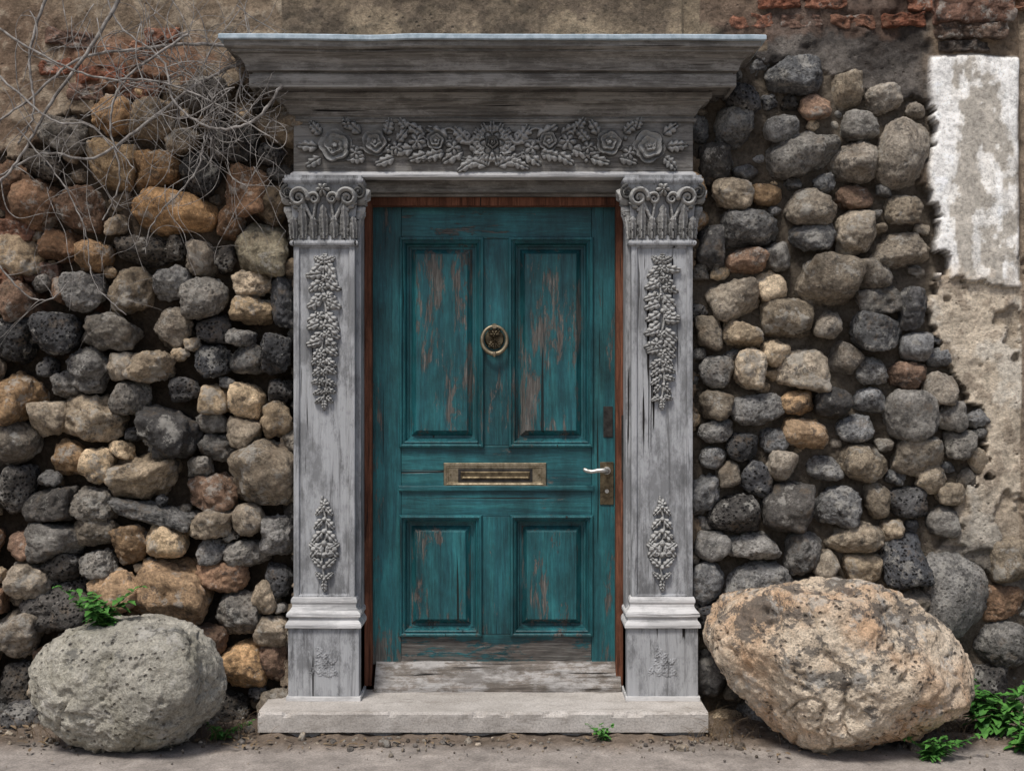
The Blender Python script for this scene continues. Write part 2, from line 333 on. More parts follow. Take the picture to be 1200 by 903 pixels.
for i,s in enumerate(st):
    px,py,a,c,an=arr[i]; ax=a*S; az=c*S; m=min(ax,az); M=max(ax,az)
    vis=-60<px<1260
    sub=(5 if M>0.085 else 4) if vis else 4
    if M<0.035: sub=3
    dep=min(0.9*m+0.4*M,0.165)*random.uniform(0.85,1.12)
    dc=random.uniform(-0.06,0.012) if px<600 else random.uniform(-0.055,-0.008)
    if M<0.05: dc-=0.012*random.random()
    if px>1085 and py>640: dc-=0.05
    if px>600 and py<210: dc-=0.025
    V,F=rock(sub,(ax*1.02,dep,az*1.02),i*7+3,nf=random.randint(8,16),p=random.choice([5,7,10,14]) if px<600 else random.choice([4,5,7,10]),ang=an,amp=random.uniform(0.06,0.15) if px<600 else random.uniform(0.03,0.09))
    V=V+np.array([XP(px),-dc,ZP(py)])
    keep=(V[F][:,:,1].min(1)<0.10); F=F[keep]
    used=np.unique(F); mp=np.full(len(V),-1); mp[used]=np.arange(len(used)); V=V[used]; F=mp[F]
    jl=random.uniform(0.80,1.17); jw=random.uniform(-3,4)
    base=np.array(lin(tuple(min(255,max(20,v*jl+q*jw)) for v,q in zip(COL[s[5]],(1,0.2,-1)))))
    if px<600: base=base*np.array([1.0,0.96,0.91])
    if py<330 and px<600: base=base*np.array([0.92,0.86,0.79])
    cc=np.zeros((len(V),4))
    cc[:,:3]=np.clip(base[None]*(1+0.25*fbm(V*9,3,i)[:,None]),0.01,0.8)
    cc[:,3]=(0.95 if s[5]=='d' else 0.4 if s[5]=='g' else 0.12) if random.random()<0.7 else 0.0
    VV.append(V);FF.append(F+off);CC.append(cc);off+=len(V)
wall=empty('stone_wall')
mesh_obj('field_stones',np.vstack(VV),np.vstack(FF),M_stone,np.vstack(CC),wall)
print('stones',len(st),'verts',off)
# ---------------------------------------------------------------- wall face (mortar, plaster)
stp=0.008
xs=np.arange(-3.6,3.6,stp); zs=np.arange(-0.12,3.9,stp)
X,Z=np.meshgrid(xs,zs); x=X.ravel(); z=Z.ravel(); px=x/S+600; py=451.5-(z-H0)/S
P=np.stack([x,np.zeros_like(x),z],1)
nb=fbm(P*5,5,21,0.6); nf_=fbm(P*22,5,31,0.62); nl=fbm(P*1.7,4,41,0.55)
wx=px+nb*22+nf_*6; wy=py+fbm(P*5+7,5,51,0.6)*22
stm=in_stone(wx,wy)
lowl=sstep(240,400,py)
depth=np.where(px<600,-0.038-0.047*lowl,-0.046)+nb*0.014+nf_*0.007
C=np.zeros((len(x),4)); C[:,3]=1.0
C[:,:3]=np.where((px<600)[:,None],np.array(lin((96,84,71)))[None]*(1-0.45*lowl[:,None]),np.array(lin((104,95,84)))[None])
up=(~stm)
def paint(mask,col,amt=1.0):
    m=(mask*amt)[:,None]; C[:,:3]=C[:,:3]*(1-m)+np.array(lin(col))*m
depth=np.where(up,0.0+nb*0.011+nf_*0.005,depth)
paint(up*1.0,(142,125,106))
left=px<600
paint(up*left*sstep(-0.1,0.5,nl),(126,107,90))
paint(up*left*sstep(0.1,0.45,nf_+nb*0.5),(168,153,134),0.7)
bl=np.exp(-(((px-140)/110)**2+((py-70)/45)**2))+np.exp(-(((px-30)/60)**2+((py-300)/110)**2))*0.7
paint(left*sstep(0.35,0.6,bl+nb*0.35),(136,98,76),0.7)
ur=up*(px>800)*sstep(1110,1075,wx)*sstep(240,120,wy)
paint(ur,(86,81,77)); paint(ur*sstep(0.0,0.4,nb),(128,121,114),0.8); paint(ur*sstep(0.1,0.3,-nb),(56,50,46),0.7)
depth-=ur*(0.012+0.02*np.abs(nb))
um=up*(px>330)*(px<900)*(py<60); paint(um,(130,116,99)); paint(um*sstep(0.1,0.5,nb),(164,147,124),0.7); paint(um*sstep(0.1,0.4,nf_-nb),(96,85,74),0.7)
br=(px>820)*sstep(34,22,wy)*up; paint(br,(112,92,80),0.7)
rp=up*sstep(1070,1092,wx)*(py>300)
paint(rp,(218,203,182)); paint(rp*sstep(-0.1,0.45,nl),(210,186,160),0.8); paint(rp*sstep(0.15,0.5,nb),(230,221,206),0.8); paint(rp*sstep(0.25,0.5,nf_-nb*0.4),(146,131,115),0.7)
paint(rp*sstep(560,640,wy),(148,141,131),0.75)
ero=rp*sstep(0.16,0.26,fbm(P*3.2+3,5,77,0.6)); depth-=ero*0.022; paint(ero,(170,154,134),0.7)
wn=fbm(P*np.array([9,9,3])+4,5,88,0.6)
wp=up*sstep(1086,1093,px+nb*3)*sstep(1198,1191,px+nb*3)*sstep(64,70,py+nb*3)*(py<334+nb*16)
paint(wp,(232,230,226)); paint(wp*sstep(-0.15,0.4,wn),(214,210,203),0.8); paint(wp*sstep(0.32,0.5,wn-nf_*0.4),(164,156,144),0.8)
paint(wp*sstep(295,345,wy)*sstep(-0.2,0.2,nf_),(178,164,146),0.7)
C[:,3]=np.where(wp>0.5,0.22,1.0)
depth=depth*(1-wp*0.85)+wp*0.022
fr=up*(px>1196)*(py<660); paint(fr,(156,140,122))
st2=np.exp(-((px-1200)/6.0)**2)*(py<330); depth-=st2*0.03
low=up*(px>1080)*(py>640); paint(low,(130,123,114))
C[:,:3]=np.clip(C[:,:3]*(1+0.14*nf_[:,None]),0.01,0.85)
nx=len(xs); nz=len(zs)
I=np.arange(nx*nz).reshape(nz,nx)
Fq=np.stack([I[:-1,:-1],I[:-1,1:],I[1:,1:],I[1:,:-1]],-1).reshape(-1,4)
cxq=x[Fq].mean(1); czq=z[Fq].mean(1)
Fq=Fq[~((np.abs(cxq-CX)<0.64)&(czq<2.40))]
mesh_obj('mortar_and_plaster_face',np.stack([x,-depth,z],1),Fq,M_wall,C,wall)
box('wall_core_left',-3.6,CX-0.64,-0.45,-0.15,-0.1,3.9,M_sill,wall,0)
box('wall_core_right',CX+0.64,3.6,-0.45,-0.15,-0.1,3.9,M_sill,wall,0)
box('wall_core_above',CX-0.639,CX+0.639,-0.45,-0.15,2.40,3.9,M_sill,wall,0)
# exposed bricks
VV=[];FF=[];CC=[];off=0;k=0
def brick(pxc,pyc,w,h,ang=0,d=0.012,colr=None):
    global off,k
    k+=1; V,F=ico(5); N=np.array([[1,0,0],[-1,0,0],[0,-1,0],[0,1,0],[0,0,1],[0,0,-1]],float)
    R=softpoly(V,N,np.ones(6),13); Q=V*R[:,None]*np.array([w/2,0.05,h/2])*S*np.array([1,1/S,1])
    n=fbm(Q*25+k*5,4,k,0.6); Q[:,1]-=n*0.012; Q[:,0]+=fbm(Q*22+k,3,k+5)*0.012; Q[:,2]+=fbm(Q*22+k*2,3,k+6)*0.009
    c,s=math.cos(ang),math.sin(ang)
    Q=np.stack([Q[:,0]*c-Q[:,2]*s,Q[:,1],Q[:,0]*s+Q[:,2]*c],1)+np.array([XP(pxc),-(d-0.04),ZP(pyc)])
    F=F[Q[F][:,:,1].min(1)<0.06]
    b=np.array(lin(colr or random.choice([(144,100,80),(130,94,76),(150,110,88),(122,97,84),(138,90,70)])))
    c4=np.zeros((len(Q),4)); c4[:,:3]=np.clip(np.repeat(b[None],len(Q),0)*(1+0.35*n[:,None]),0.01,0.7)
    VV.append(Q);FF.append(F+off);CC.append(c4);off+=len(Q)
for r in range(-4,1):
    for c in range(14):
        if random.random()<0.8 and (r<0 or c<4): brick(880+c*60+(r%2)*30+random.uniform(-4,4),r*22+24+random.uniform(-3,3),random.uniform(44,56),16,random.uniform(-.04,.04),random.uniform(-0.030,0.0) if 1080>880+c*60 else random.uniform(-.01,.006))
for (a,b,w,h) in ((85,45,55,20),(150,60,50,20),(120,85,60,20),(70,78,40,18),(190,42,40,18),(100,108,44,18),(160,105,46,20),(240,75,44,18),(20,270,44,24),(50,320,40,22),(12,325,30,20)):
    brick(a+random.uniform(-5,5),b,w,h,random.uniform(-.16,.16),random.uniform(-0.018,0.006))
brick(1138,8,92,44,0,0.06,(122,94,80)); brick(1136,38,80,18,0,0.045,(110,92,80)); brick(1128,55,60,12,0,0.02,(100,90,82))
mesh_obj('exposed_bricks',np.vstack(VV),np.vstack(FF),M_stone,np.vstack(CC),wall)
# ---------------------------------------------------------------- ground
gx=np.unique(np.concatenate([np.arange(-3.2,3.2,0.014),np.linspace(-60,-3.2,30),np.linspace(3.2,60,30)]))
gy=np.unique(np.concatenate([np.arange(-1.6,0.2,0.014),np.linspace(-60,-1.6,34)]))
GX,GY=np.meshgrid(gx,gy); P=np.stack([GX.ravel(),GY.ravel(),np.zeros(GX.size)],1)
near=sstep(-2.5,-1.0,P[:,1])
n=fbm(P*7,4,61,0.55); n2=fbm(P*30,4,63,0.6)
dirt=sstep(-0.54,-0.36,P[:,1]+n*0.07)
gz=near*(n*0.003+n2*0.0010)+dirt*(0.006+n*0.008+n2*0.005)-0.002
gc=np.array(lin((148,140,133)))[None]*(1-dirt[:,None])+np.array(lin((108,96,85)))[None]*dirt[:,None]
gc=gc*(1+0.12*n[:,None]+0.15*n2[:,None])
G=np.stack([P[:,0],P[:,1],gz],1); ny=len(gy); nx=len(gx); I=np.arange(nx*ny).reshape(ny,nx)
Fq=np.stack([I[:-1,:-1],I[:-1,1:],I[1:,1:],I[1:,:-1]],-1).reshape(-1,4)
def gm():
    t=NT('dusty_pavement',0.95,0.15); c,_=t.attr()
    n=t.noise(110,6,0.78); c=t.mix(0.9,c,t.ramp(n,[(0.3,0.5),(0.5,1.0),(0.7,1.5)]),'MULTIPLY')
    m=t.noise(5,6,0.65); c=t.mix(1.0,c,t.ramp(m,[(0.3,0.75),(0.7,1.2)]),'MULTIPLY')
    t.col(c); t.bump(n,0.6,0.006); return t.m
mesh_obj('ground',G,Fq,gm(),np.clip(gc,0.01,0.6))
# gravel
VV=[];FF=[];CC=[];off=0
for i in range(1700):
    yy=-abs(random.gauss(0.27,0.17)); xx=random.uniform(-3,3); r=random.uniform(0.003,0.010)*(2.4 if random.random()<0.08 else 1)
    if yy<-0.5: r*=0.5
    if -1.1<xx<0.9 and yy>-0.32: continue
    V,F=ico(2 if r<0.01 else 3); rr=np.random.default_rng(i)
    Q=V*(1+0.22*fbm(V*1.5+i,2,i))[:,None]*r*rr.uniform(0.6,1.2,3)+np.array([xx,yy,0.004])
    c4=np.zeros((len(Q),4)); c4[:,:3]=np.array(lin(random.choice([(150,140,127),(118,112,106),(104,94,84),(168,155,138)])))
    VV.append(Q);FF.append(F+off);CC.append(c4);off+=len(Q)
mesh_obj('gravel',np.vstack(VV),np.vstack(FF),M_stone,np.vstack(CC))
# ---------------------------------------------------------------- boulders
def boulder(name,outline,c,dc,b,mat,seed,facet,rough=1.0):
    V,F=ico(7); r=np.random.default_rng(seed)
    f=(D-dc)/D*S
    ang=[];rr=[]
    for (a,bb) in outline:
        u=(a-c[0])*f; w=-(bb-c[1])*f; ang.append(math.atan2(w,u)); rr.append(math.hypot(u,w))
    o=np.argsort(ang); ang=np.array(ang)[o]; rr=np.array(rr)[o]
    ang=np.concatenate([ang-2*math.pi,ang,ang+2*math.pi]); rr=np.tile(rr,3)
    th=np.arctan2(V[:,2],V[:,0])
    R=np.zeros(len(V))
    for dlt,wt in ((-0.08,.25),(0,.5),(0.08,.25)): R+=wt*np.interp(th+dlt,ang,rr)
    N=r.normal(size=(16,3)); N[:,1]-=0.6; N/=np.linalg.norm(N,axis=1)[:,None]
    sp=softpoly(V,np.vstack([N,[[0,1,0],[0,-1,0],[1,0,0],[-1,0,0],[0,0,1],[0,0,-1]]]),np.concatenate([r.uniform(0.78,0.97,16),np.ones(6)]),facet)
    sp=1+(sp-1)*(V[:,1]**2)**0.4
    Q=np.stack([V[:,0]*R,V[:,1]*b,V[:,2]*R],1)*sp[:,None]
    Q+=V*(fbm(Q*6+seed,5,seed,0.6)*0.016*rough+fbm(Q*2.5+seed,2,seed+4)*0.03*np.abs(V[:,1]))[:,None]
    ridge=-np.maximum(0,0.06-np.abs(fbm(Q*3+seed*2,3,seed+8,0.5)))*0.25
    Q+=V*ridge[:,None]*1.0*rough
    hol=np.maximum(0,fbm(Q*13+seed,3,seed+15,0.5)-0.38)*0.028+np.maximum(0,fbm(Q*38+seed,2,seed+17,0.5)-0.42)*0.010
    Q-=V*hol[:,None]*rough
    Q+=V*(fbm(Q*45,3,seed+11,0.6)*0.0032)[:,None]
    Q+=np.array([XP(c[0],dc),-dc,ZP(c[1],dc)])
    return mesh_obj(name,Q,F,mat)
boulder('boulder',[(37,800),(42,770),(60,748),(95,732),(140,727),(190,730),(230,745),(255,775),(260,805),(252,840),(225,862),(180,878),(130,878),(80,868),(48,842)],(148,803),0.42,0.30,M_bl,5,12,1.2)
boulder('boulder.001',[(828,745),(850,716),(895,694),(950,680),(1000,677),(1055,694),(1108,735),(1128,757),(1140,790),(1134,825),(1088,850),(1040,864),(990,873),(945,870),(903,850),(868,815),(838,775)],(985,775),0.42,0.38,M_br,12,26,1.4)
# ---------------------------------------------------------------- door step
step=empty('door_step')
def slab(name,x0,x1,d0,d1,z0,z1,mat,parent):
    nxs=int((x1-x0)/0.01); V,F=[],[]
    prof=[(d0,z0)]+[(d1,z0)]+[(d1,z0+(z1-z0)*t) for t in (0.25,0.5,0.75,0.9)]+[(d1-0.004,z1-0.004),(d1-0.012,z1)]+[(d1-0.012-(d1-0.012-d0)*t,z1) for t in np.linspace(0.03,1,26)]
    n=len(prof)
    for i in range(nxs+1):
        xx=x0+(x1-x0)*i/nxs
        for (d,zz) in prof: V.append((xx,-d,zz))
    V=np.array(V); nn=fbm(V*np.array([8,8,8]),4,5,0.6); V[:,1]+=nn*0.003; V[:,2]+=fbm(V*5+3,4,9,0.6)*0.002*(V[:,2]>z0+0.01)
    ed=np.tile(np.array([1 if abs(d-d1)<0.014 and zz>z1-0.02 else 0 for d,zz in prof]),nxs+1)
    chip=np.maximum(0,fbm(V*np.array([14,0,0])+5,4,3,0.6)-0.3)*ed; V[:,2]-=chip*0.016; V[:,1]+=chip*0.014
    for i in range(nxs):
        for j in range(n-1): a=i*n+j; F.append((a,a+n,a+n+1,a+1))
    mesh_obj(name,V,F,mat,parent=parent,smooth=False)
    for i,nm in ((0,'end_a'),(nxs,'end_b')):
        xx=x0 if i==0 else x1
        box(name+'_'+nm,xx-0.004 if i else xx-0.0005,xx+0.0005 if i else xx+0.004,d0+0.002,d1-0.004,z0,z1-0.005,mat,parent,0.001)
slab('tread',XP(302,.30),XP(830,.30),-0.10,0.30,0.020,0.102,M_step,step)
box('tread_bed',XP(306,.28),XP(826,.28),-0.1,0.27,-0.02,0.021,M_step,step,0.002)
# ---------------------------------------------------------------- surround
sur=empty('door_surround')
def off_(s,a,b):
    return (CX-b,CX-a) if s<0 else (CX+a,CX+b)
for s,nm in ((-1,'left'),(1,'right')):
    x0,x1=off_(s,0.598,0.863)
    box(f'pilaster_core_{nm}',x0,x1,-0.22,0.079,0.10,2.36,M_wv,sur,0.004)
    rect_loops(f'pilaster_face_{nm}',x0,x1,0.53,2.08,[(0,0.076),(0,0.088),(0.002,0.090),(0.022,0.090),(0.024,0.088),(0.028,0.078),(0.036,0.0770),(0.037,0.0795)],M_wv,sur)
    a0,a1=off_(s,0.578,0.604); box(f'inner_casing_{nm}',a0,a1,-0.22,0.035,0.118,2.33,M_wv,sur,0.004)
    f0,f1=off_(s,0.545,0.5775)
    box(f'red_frame_{nm}',f0,f1,-0.24,-0.085,0.12,2.30,M_red,sur,0.003)
    ring(f'base_moulding_{nm}',x0,x1,-0.1,0.088,[(0.0,0.548),(0.006,0.545),(0.010,0.535),(0.010,0.525),(0.005,0.515),(0.006,0.505),(0.014,0.492),(0.022,0.485),(0.027,0.478),(0.027,0.466),(0.018,0.460),(0.018,0.450),(0.026,0.440),(0.031,0.430),(0.031,0.418),(0.02,0.414)][::-1],M_ww,sur,20,0.0012)
    p0,p1=off_(s,0.578,0.884)
    box(f'pedestal_{nm}',p0,p1,-0.1,0.105,0.112,0.4155,M_wv,sur,0.004)
    box(f'plinth_foot_{nm}',p0-0.008,p1+0.008,-0.1,0.115,0.101,0.122,M_ww,sur,0.003)
    prof=[(0.0,2.062),(0.012,2.066),(0.015,2.074),(0.012,2.084),(0.002,2.088),(0.002,2.10),(0.003,2.18),(0.009,2.25),(0.02,2.30),(0.028,2.322),(0.036,2.33),(0.040,2.338),(0.040,2.346),(0.033,2.350),(0.033,2.363)]
    ring(f'capital_bell_{nm}',x0,x1,-0.08,0.090,prof,M_wv,sur,16,0.0008)
FX0,FX1=CX-0.868,CX+0.868
box('frieze_board',FX0,FX1,-0.05,0.060,2.3655,2.632,M_wh,sur,0.003)
ring('architrave_bead',FX0,FX1,-0.04,0.061,[(0,2.364),(0.010,2.364),(0.013,2.372),(0.010,2.380),(0.004,2.384),(0.0,2.388)],M_ww,sur,60,0.001)
box('lintel_casing',CX-0.597,CX+0.597,-0.22,-0.02,2.312,2.3645,M_wh,sur,0.004)
box('lintel_casing_inner',CX-0.577,CX+0.577,-0.22,-0.055,2.300,2.3115,M_wh,sur,0.003)
box('red_frame_head',CX-0.545,CX+0.545,-0.24,-0.085,2.262,2.2995,M_red,sur,0.003)
prof=[(0.0,2.600),(0.010,2.602),(0.014,2.614),(0.004,2.618),(0.004,2.626),(0.014,2.632),(0.022,2.650),(0.034,2.668),(0.050,2.680),(0.060,2.682),(0.060,2.690),(0.070,2.692),(0.072,2.697),(0.072,2.716),(0.060,2.7165),(0.060,2.730),(0.142,2.732),(0.144,2.718),(0.158,2.718),(0.160,2.722),(0.160,2.774),(0.148,2.777),(0.148,2.785),(0.168,2.787),(0.171,2.798),(0.177,2.814),(0.190,2.834),(0.208,2.848),(0.222,2.853),(0.222,2.861),(0.236,2.863),(0.246,2.868),(0.248,2.894)]
ring('cornice',FX0,FX1,-0.05,0.060,prof,M_wh,sur,160,0.003)
ring('lead_cap',FX0,FX1,-0.05,0.060,[(0.246,2.890),(0.262,2.889),(0.266,2.893),(0.266,2.908),(0.262,2.912),(0.20,2.920)],M_lead,sur,160,0.004)
# ---------------------------------------------------------------- carved relief tool
class Relief:
    def __init__(s,w,h,res=0.42):
        s.xs=np.arange(-w/2,w/2,res); s.zs=np.arange(-h/2,h/2,res); s.U,s.V=np.meshgrid(s.xs,s.zs); s.H=np.zeros_like(s.U); s.res=res
    def _w(s,cx,cy,R):
        i0=max(0,int((cx-R-s.xs[0])/s.res)); i1=min(len(s.xs),int((cx+R-s.xs[0])/s.res)+2)
        j0=max(0,int((cy-R-s.zs[0])/s.res)); j1=min(len(s.zs),int((cy+R-s.zs[0])/s.res)+2)
        return i0,i1,j0,j1
    def put(s,cx,cy,R,fn):
        i0,i1,j0,j1=s._w(cx,cy,R)
        if i1<=i0 or j1<=j0: return
        u=s.U[j0:j1,i0:i1]-cx; v=s.V[j0:j1,i0:i1]-cy
        s.H[j0:j1,i0:i1]=np.maximum(s.H[j0:j1,i0:i1],fn(u,v))
    def over(s,cx,cy,R,fn):
        i0,i1,j0,j1=s._w(cx,cy,R)
        u=s.U[j0:j1,i0:i1]-cx; v=s.V[j0:j1,i0:i1]-cy; h=fn(u,v)
        s.H[j0:j1,i0:i1]=np.where(h>0,h,s.H[j0:j1,i0:i1])
    def leaf(s,cx,cy,ang,Ln,W,h,base=1.0,bend=0.0,nl=4,over=False):
        ca,sa=math.cos(ang),math.sin(ang)
        def fn(u,v):
            a=(u*ca+v*sa)/Ln; t=(-u*sa+v*ca)/(W/2); t=t-bend*(a*a)*2
            a_=np.clip(a,0.001,0.999); w=np.sin(np.pi*a_**0.75)**0.7*(0.62+0.38*np.abs(np.sin(np.pi*(nl*a_-0.35*np.abs(t)))))
            q=np.abs(t)/np.maximum(w,0.01)
            ins=(a>0)&(a<1)&(q<1)
            hh=base+h*(0.35+0.65*np.sqrt(np.maximum(0,1-q*q)))*(0.45+0.55*np.sin(np.pi*(a_*0.8+0.15)))
            hh-=0.5*h*np.exp(-(t/0.16)**2)+0.22*h*(0.5+0.5*np.cos(2*np.pi*(nl*a_-0.5*np.abs(t))))
            return np.where(ins,np.maximum(hh,0.4),0)
        (s.over if over else s.put)(cx,cy,max(Ln,W)*1.1,fn)
    def acanthus(s,cx,cy,Ln,W,h,lean=0.0):
        """upright leaf, tip curling outwards"""
        def fn(u,v):
            a=v/Ln; t=(u-lean*v*a)/(W/2); a_=np.clip(a,0,0.999)
            w=(0.55+0.45*np.sin(np.pi*a_**0.8))*(0.80+0.20*np.cos(2*np.pi*(3*a_+0.45*np.abs(t))))*np.sqrt(np.maximum(0,1-a_**5))
            q=np.abs(t)/np.maximum(w,0.01)
            prof=0.35+0.65*a_**2.2
            hh=h*prof*(0.7+0.3*np.cos(np.pi*np.clip(t,-1,1)))
            hh-=h*0.22*np.abs(np.sin(np.pi*(t*2.2)))*(1-0.5*a_)
            hh+=h*0.10*np.exp(-(t/0.12)**2)
            hh=np.where(a_>0.86,hh*(1-(a_-0.86)*1.5),hh)
            return np.where((a>=0)&(a<1)&(q<1),np.maximum(hh,0.8),0)
        s.over(cx,cy,max(Ln,W)*1.2,fn)
    def rose(s,cx,cy,R,h,turn=1,ph=0.0):
        def fn(u,v):
            th=np.arctan2(v,u)*turn+ph; r=np.hypot(u,v)
            Rm=R*(0.87+0.13*np.abs(np.cos(2.5*th))); rho=r/Rm
            f=np.mod(rho*2.6-th/(2*np.pi)+0.10*np.sin(5*th),1)
            hh=h*(0.45+0.45*(1-np.clip(rho,0,1)**2))+h*0.8*(f**1.3)-h*0.5
            hh=np.where(rho<0.13,h*1.0,hh)
            return np.where(rho<1,np.maximum(hh,0.8),0)
        s.over(cx,cy,R*1.05,fn)
    def flower(s,cx,cy,R,h,n=5,ph=0.0):
        def fn(u,v):
            th=np.arctan2(v,u)+ph; r=np.hypot(u,v); pr=np.abs(np.cos(n*th/2))
            rho=r/(R*(0.5+0.5*pr**0.6))
            hh=h*(0.3+0.6*pr*np.sin(np.pi*np.clip(rho,0,1)**0.8)); cc=np.sqrt(np.maximum(0,1-(r/(0.26*R))**2))*h
            return np.where(rho<1,np.maximum(np.maximum(hh,cc),0.8),0)
        s.over(cx,cy,R*1.05,fn)
    def berry(s,cx,cy,R,h):
        s.put(cx,cy,R,lambda u,v: np.where(np.hypot(u,v)<R,1+h*np.sqrt(np.maximum(0,1-(np.hypot(u,v)/R)**2)),0))
    def tube(s,pts,r0,r1,h):
        n=len(pts)
        for k in range(n):
            r=r0+(r1-r0)*k/max(1,n-1); s.berry(pts[k][0],pts[k][1],r,h*r/max(r0,r1))
    def spiral(s,cx,cy,R,turns,a0,dirn,r0,r1,h):
        N=int(70*turns); s.tube([(cx+R*(1-0.88*k/N)*math.cos(a0+dirn*2*math.pi*turns*k/N),cy+R*(1-0.88*k/N)*math.sin(a0+dirn*2*math.pi*turns*k/N)) for k in range(N)],r0,r1,h)
    def build(s,name,x0,z0,dfun,scale,parent,side=0,xplane=0,mat=None):
        nz,nx=s.H.shape; H=s.H.ravel(); u=s.U.ravel()*scale; v=s.V.ravel()*scale
        nn=fbm(np.stack([s.U.ravel()*0.35,s.V.ravel()*0.35,np.zeros(H.size)],1),3,13,0.6)
        Hm=np.where(H>0,np.maximum(H+nn*0.5,0.3)*scale,-0.002)
        zz=z0+v; dd=dfun(zz)
        I=np.arange(nx*nz).reshape(nz,nx); F=np.stack([I[:-1,:-1],I[:-1,1:],I[1:,1:],I[1:,:-1]],-1).reshape(-1,4)
        F=F[(H[F]>0).any(1)]
        if side==0: V=np.stack([x0+u,-(dd+Hm),zz],1)
        else:
            V=np.stack([xplane+side*(Hm+(dd-dfun(np.array([2.10]))[0])),-(x0+u),zz],1)
            F=F[:,::-1]
        used=np.unique(F); mp=np.full(len(V),-1); mp[used]=np.arange(len(used))
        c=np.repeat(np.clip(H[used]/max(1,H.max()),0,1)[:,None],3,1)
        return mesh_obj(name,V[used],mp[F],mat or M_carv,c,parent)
SC=S*0.989
R=Relief(470,66,0.4); rr=random.Random(3)
for sg in (-1,1):
    def P_(a): return sg*a
    def A_(a): return a if sg>0 else math.pi-a
    R.tube([(sg*a,6*math.sin(a/26.0)-1) for a in np.arange(20,200,0.8)],2.6,2.0,4)
    for a,b,an,Ln,W in ((28,2,0.9,28,17),(34,-6,-0.5,30,17),(52,8,0.5,30,17),(56,-8,-0.2,28,17),(76,-10,-0.5,24,15),(80,12,0.6,28,15),(92,-4,-0.3,28,16),(96,14,1.0,24,14),(104,-8,0.1,26,14),(114,-14,-0.3,26,14),(124,12,2.0,22,14),(148,-14,-0.2,24,14),(154,14,0.7,24,14),(168,18,1.3,18,12),(200,13,0.7,22,14),(204,-2,0.0,26,15),(200,-14,-0.7,22,14),(112,4,2.3,22,13),(20,-18,-0.35,26,13)):
        R.leaf(P_(a),b,A_(an+rr.uniform(-.12,.12)),Ln,W,9,base=1.2,bend=rr.uniform(-.25,.25),nl=rr.choice([3,4]),over=rr.random()<0.5)
    R.tube([(sg*(40+0.5*k),13+7*math.sin(k/14.0)) for k in range(90)],1.6,1.2,5)
    R.rose(sg*183,-1,20,13,sg,0.4); R.rose(sg*137,3,16,12,-sg,1.2); R.flower(sg*160,-9,9,8)
    R.flower(sg*88,4,11,10,6); R.rose(sg*66,5,12,10,sg); R.flower(sg*46,-3,10,9,5); R.flower(sg*112,-3,9,9,5,0.5)
    for _ in range(12):
        a=rr.uniform(40,170); R.berry(sg*a,6*math.sin(a/26.0)+rr.uniform(-14,14),rr.uniform(1.8,2.8),5)
    R.spiral(sg*30,10,9,1.4,0 if sg<0 else math.pi,sg,2.6,1.6,7)
    R.leaf(sg*6,-24,A_(0.35),34,15,8,bend=.2); R.leaf(sg*4,-18,A_(0.75),36,16,10); R.leaf(sg*3,-16,A_(1.15),42,15,11)
for an in np.linspace(0.15,math.pi-0.15,7): R.leaf(0,2,an,28,14,10,base=3)
for an in np.linspace(-0.3,-math.pi+0.3,6): R.leaf(0,0,an,26,13,10,base=2.5)
R.flower(0,2,15,14,6); R.rose(0,2,9,16)
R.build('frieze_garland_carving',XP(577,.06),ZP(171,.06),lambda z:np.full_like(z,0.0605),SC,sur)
def drop(n,seed):
    r=random.Random(seed); R=Relief(44,n,0.4); h=n/2
    R.tube([(2.5*math.sin(v/12.0),v) for v in np.arange(-h+6,h-4,0.7)],1.5,1.5,3)
    return R,h,r
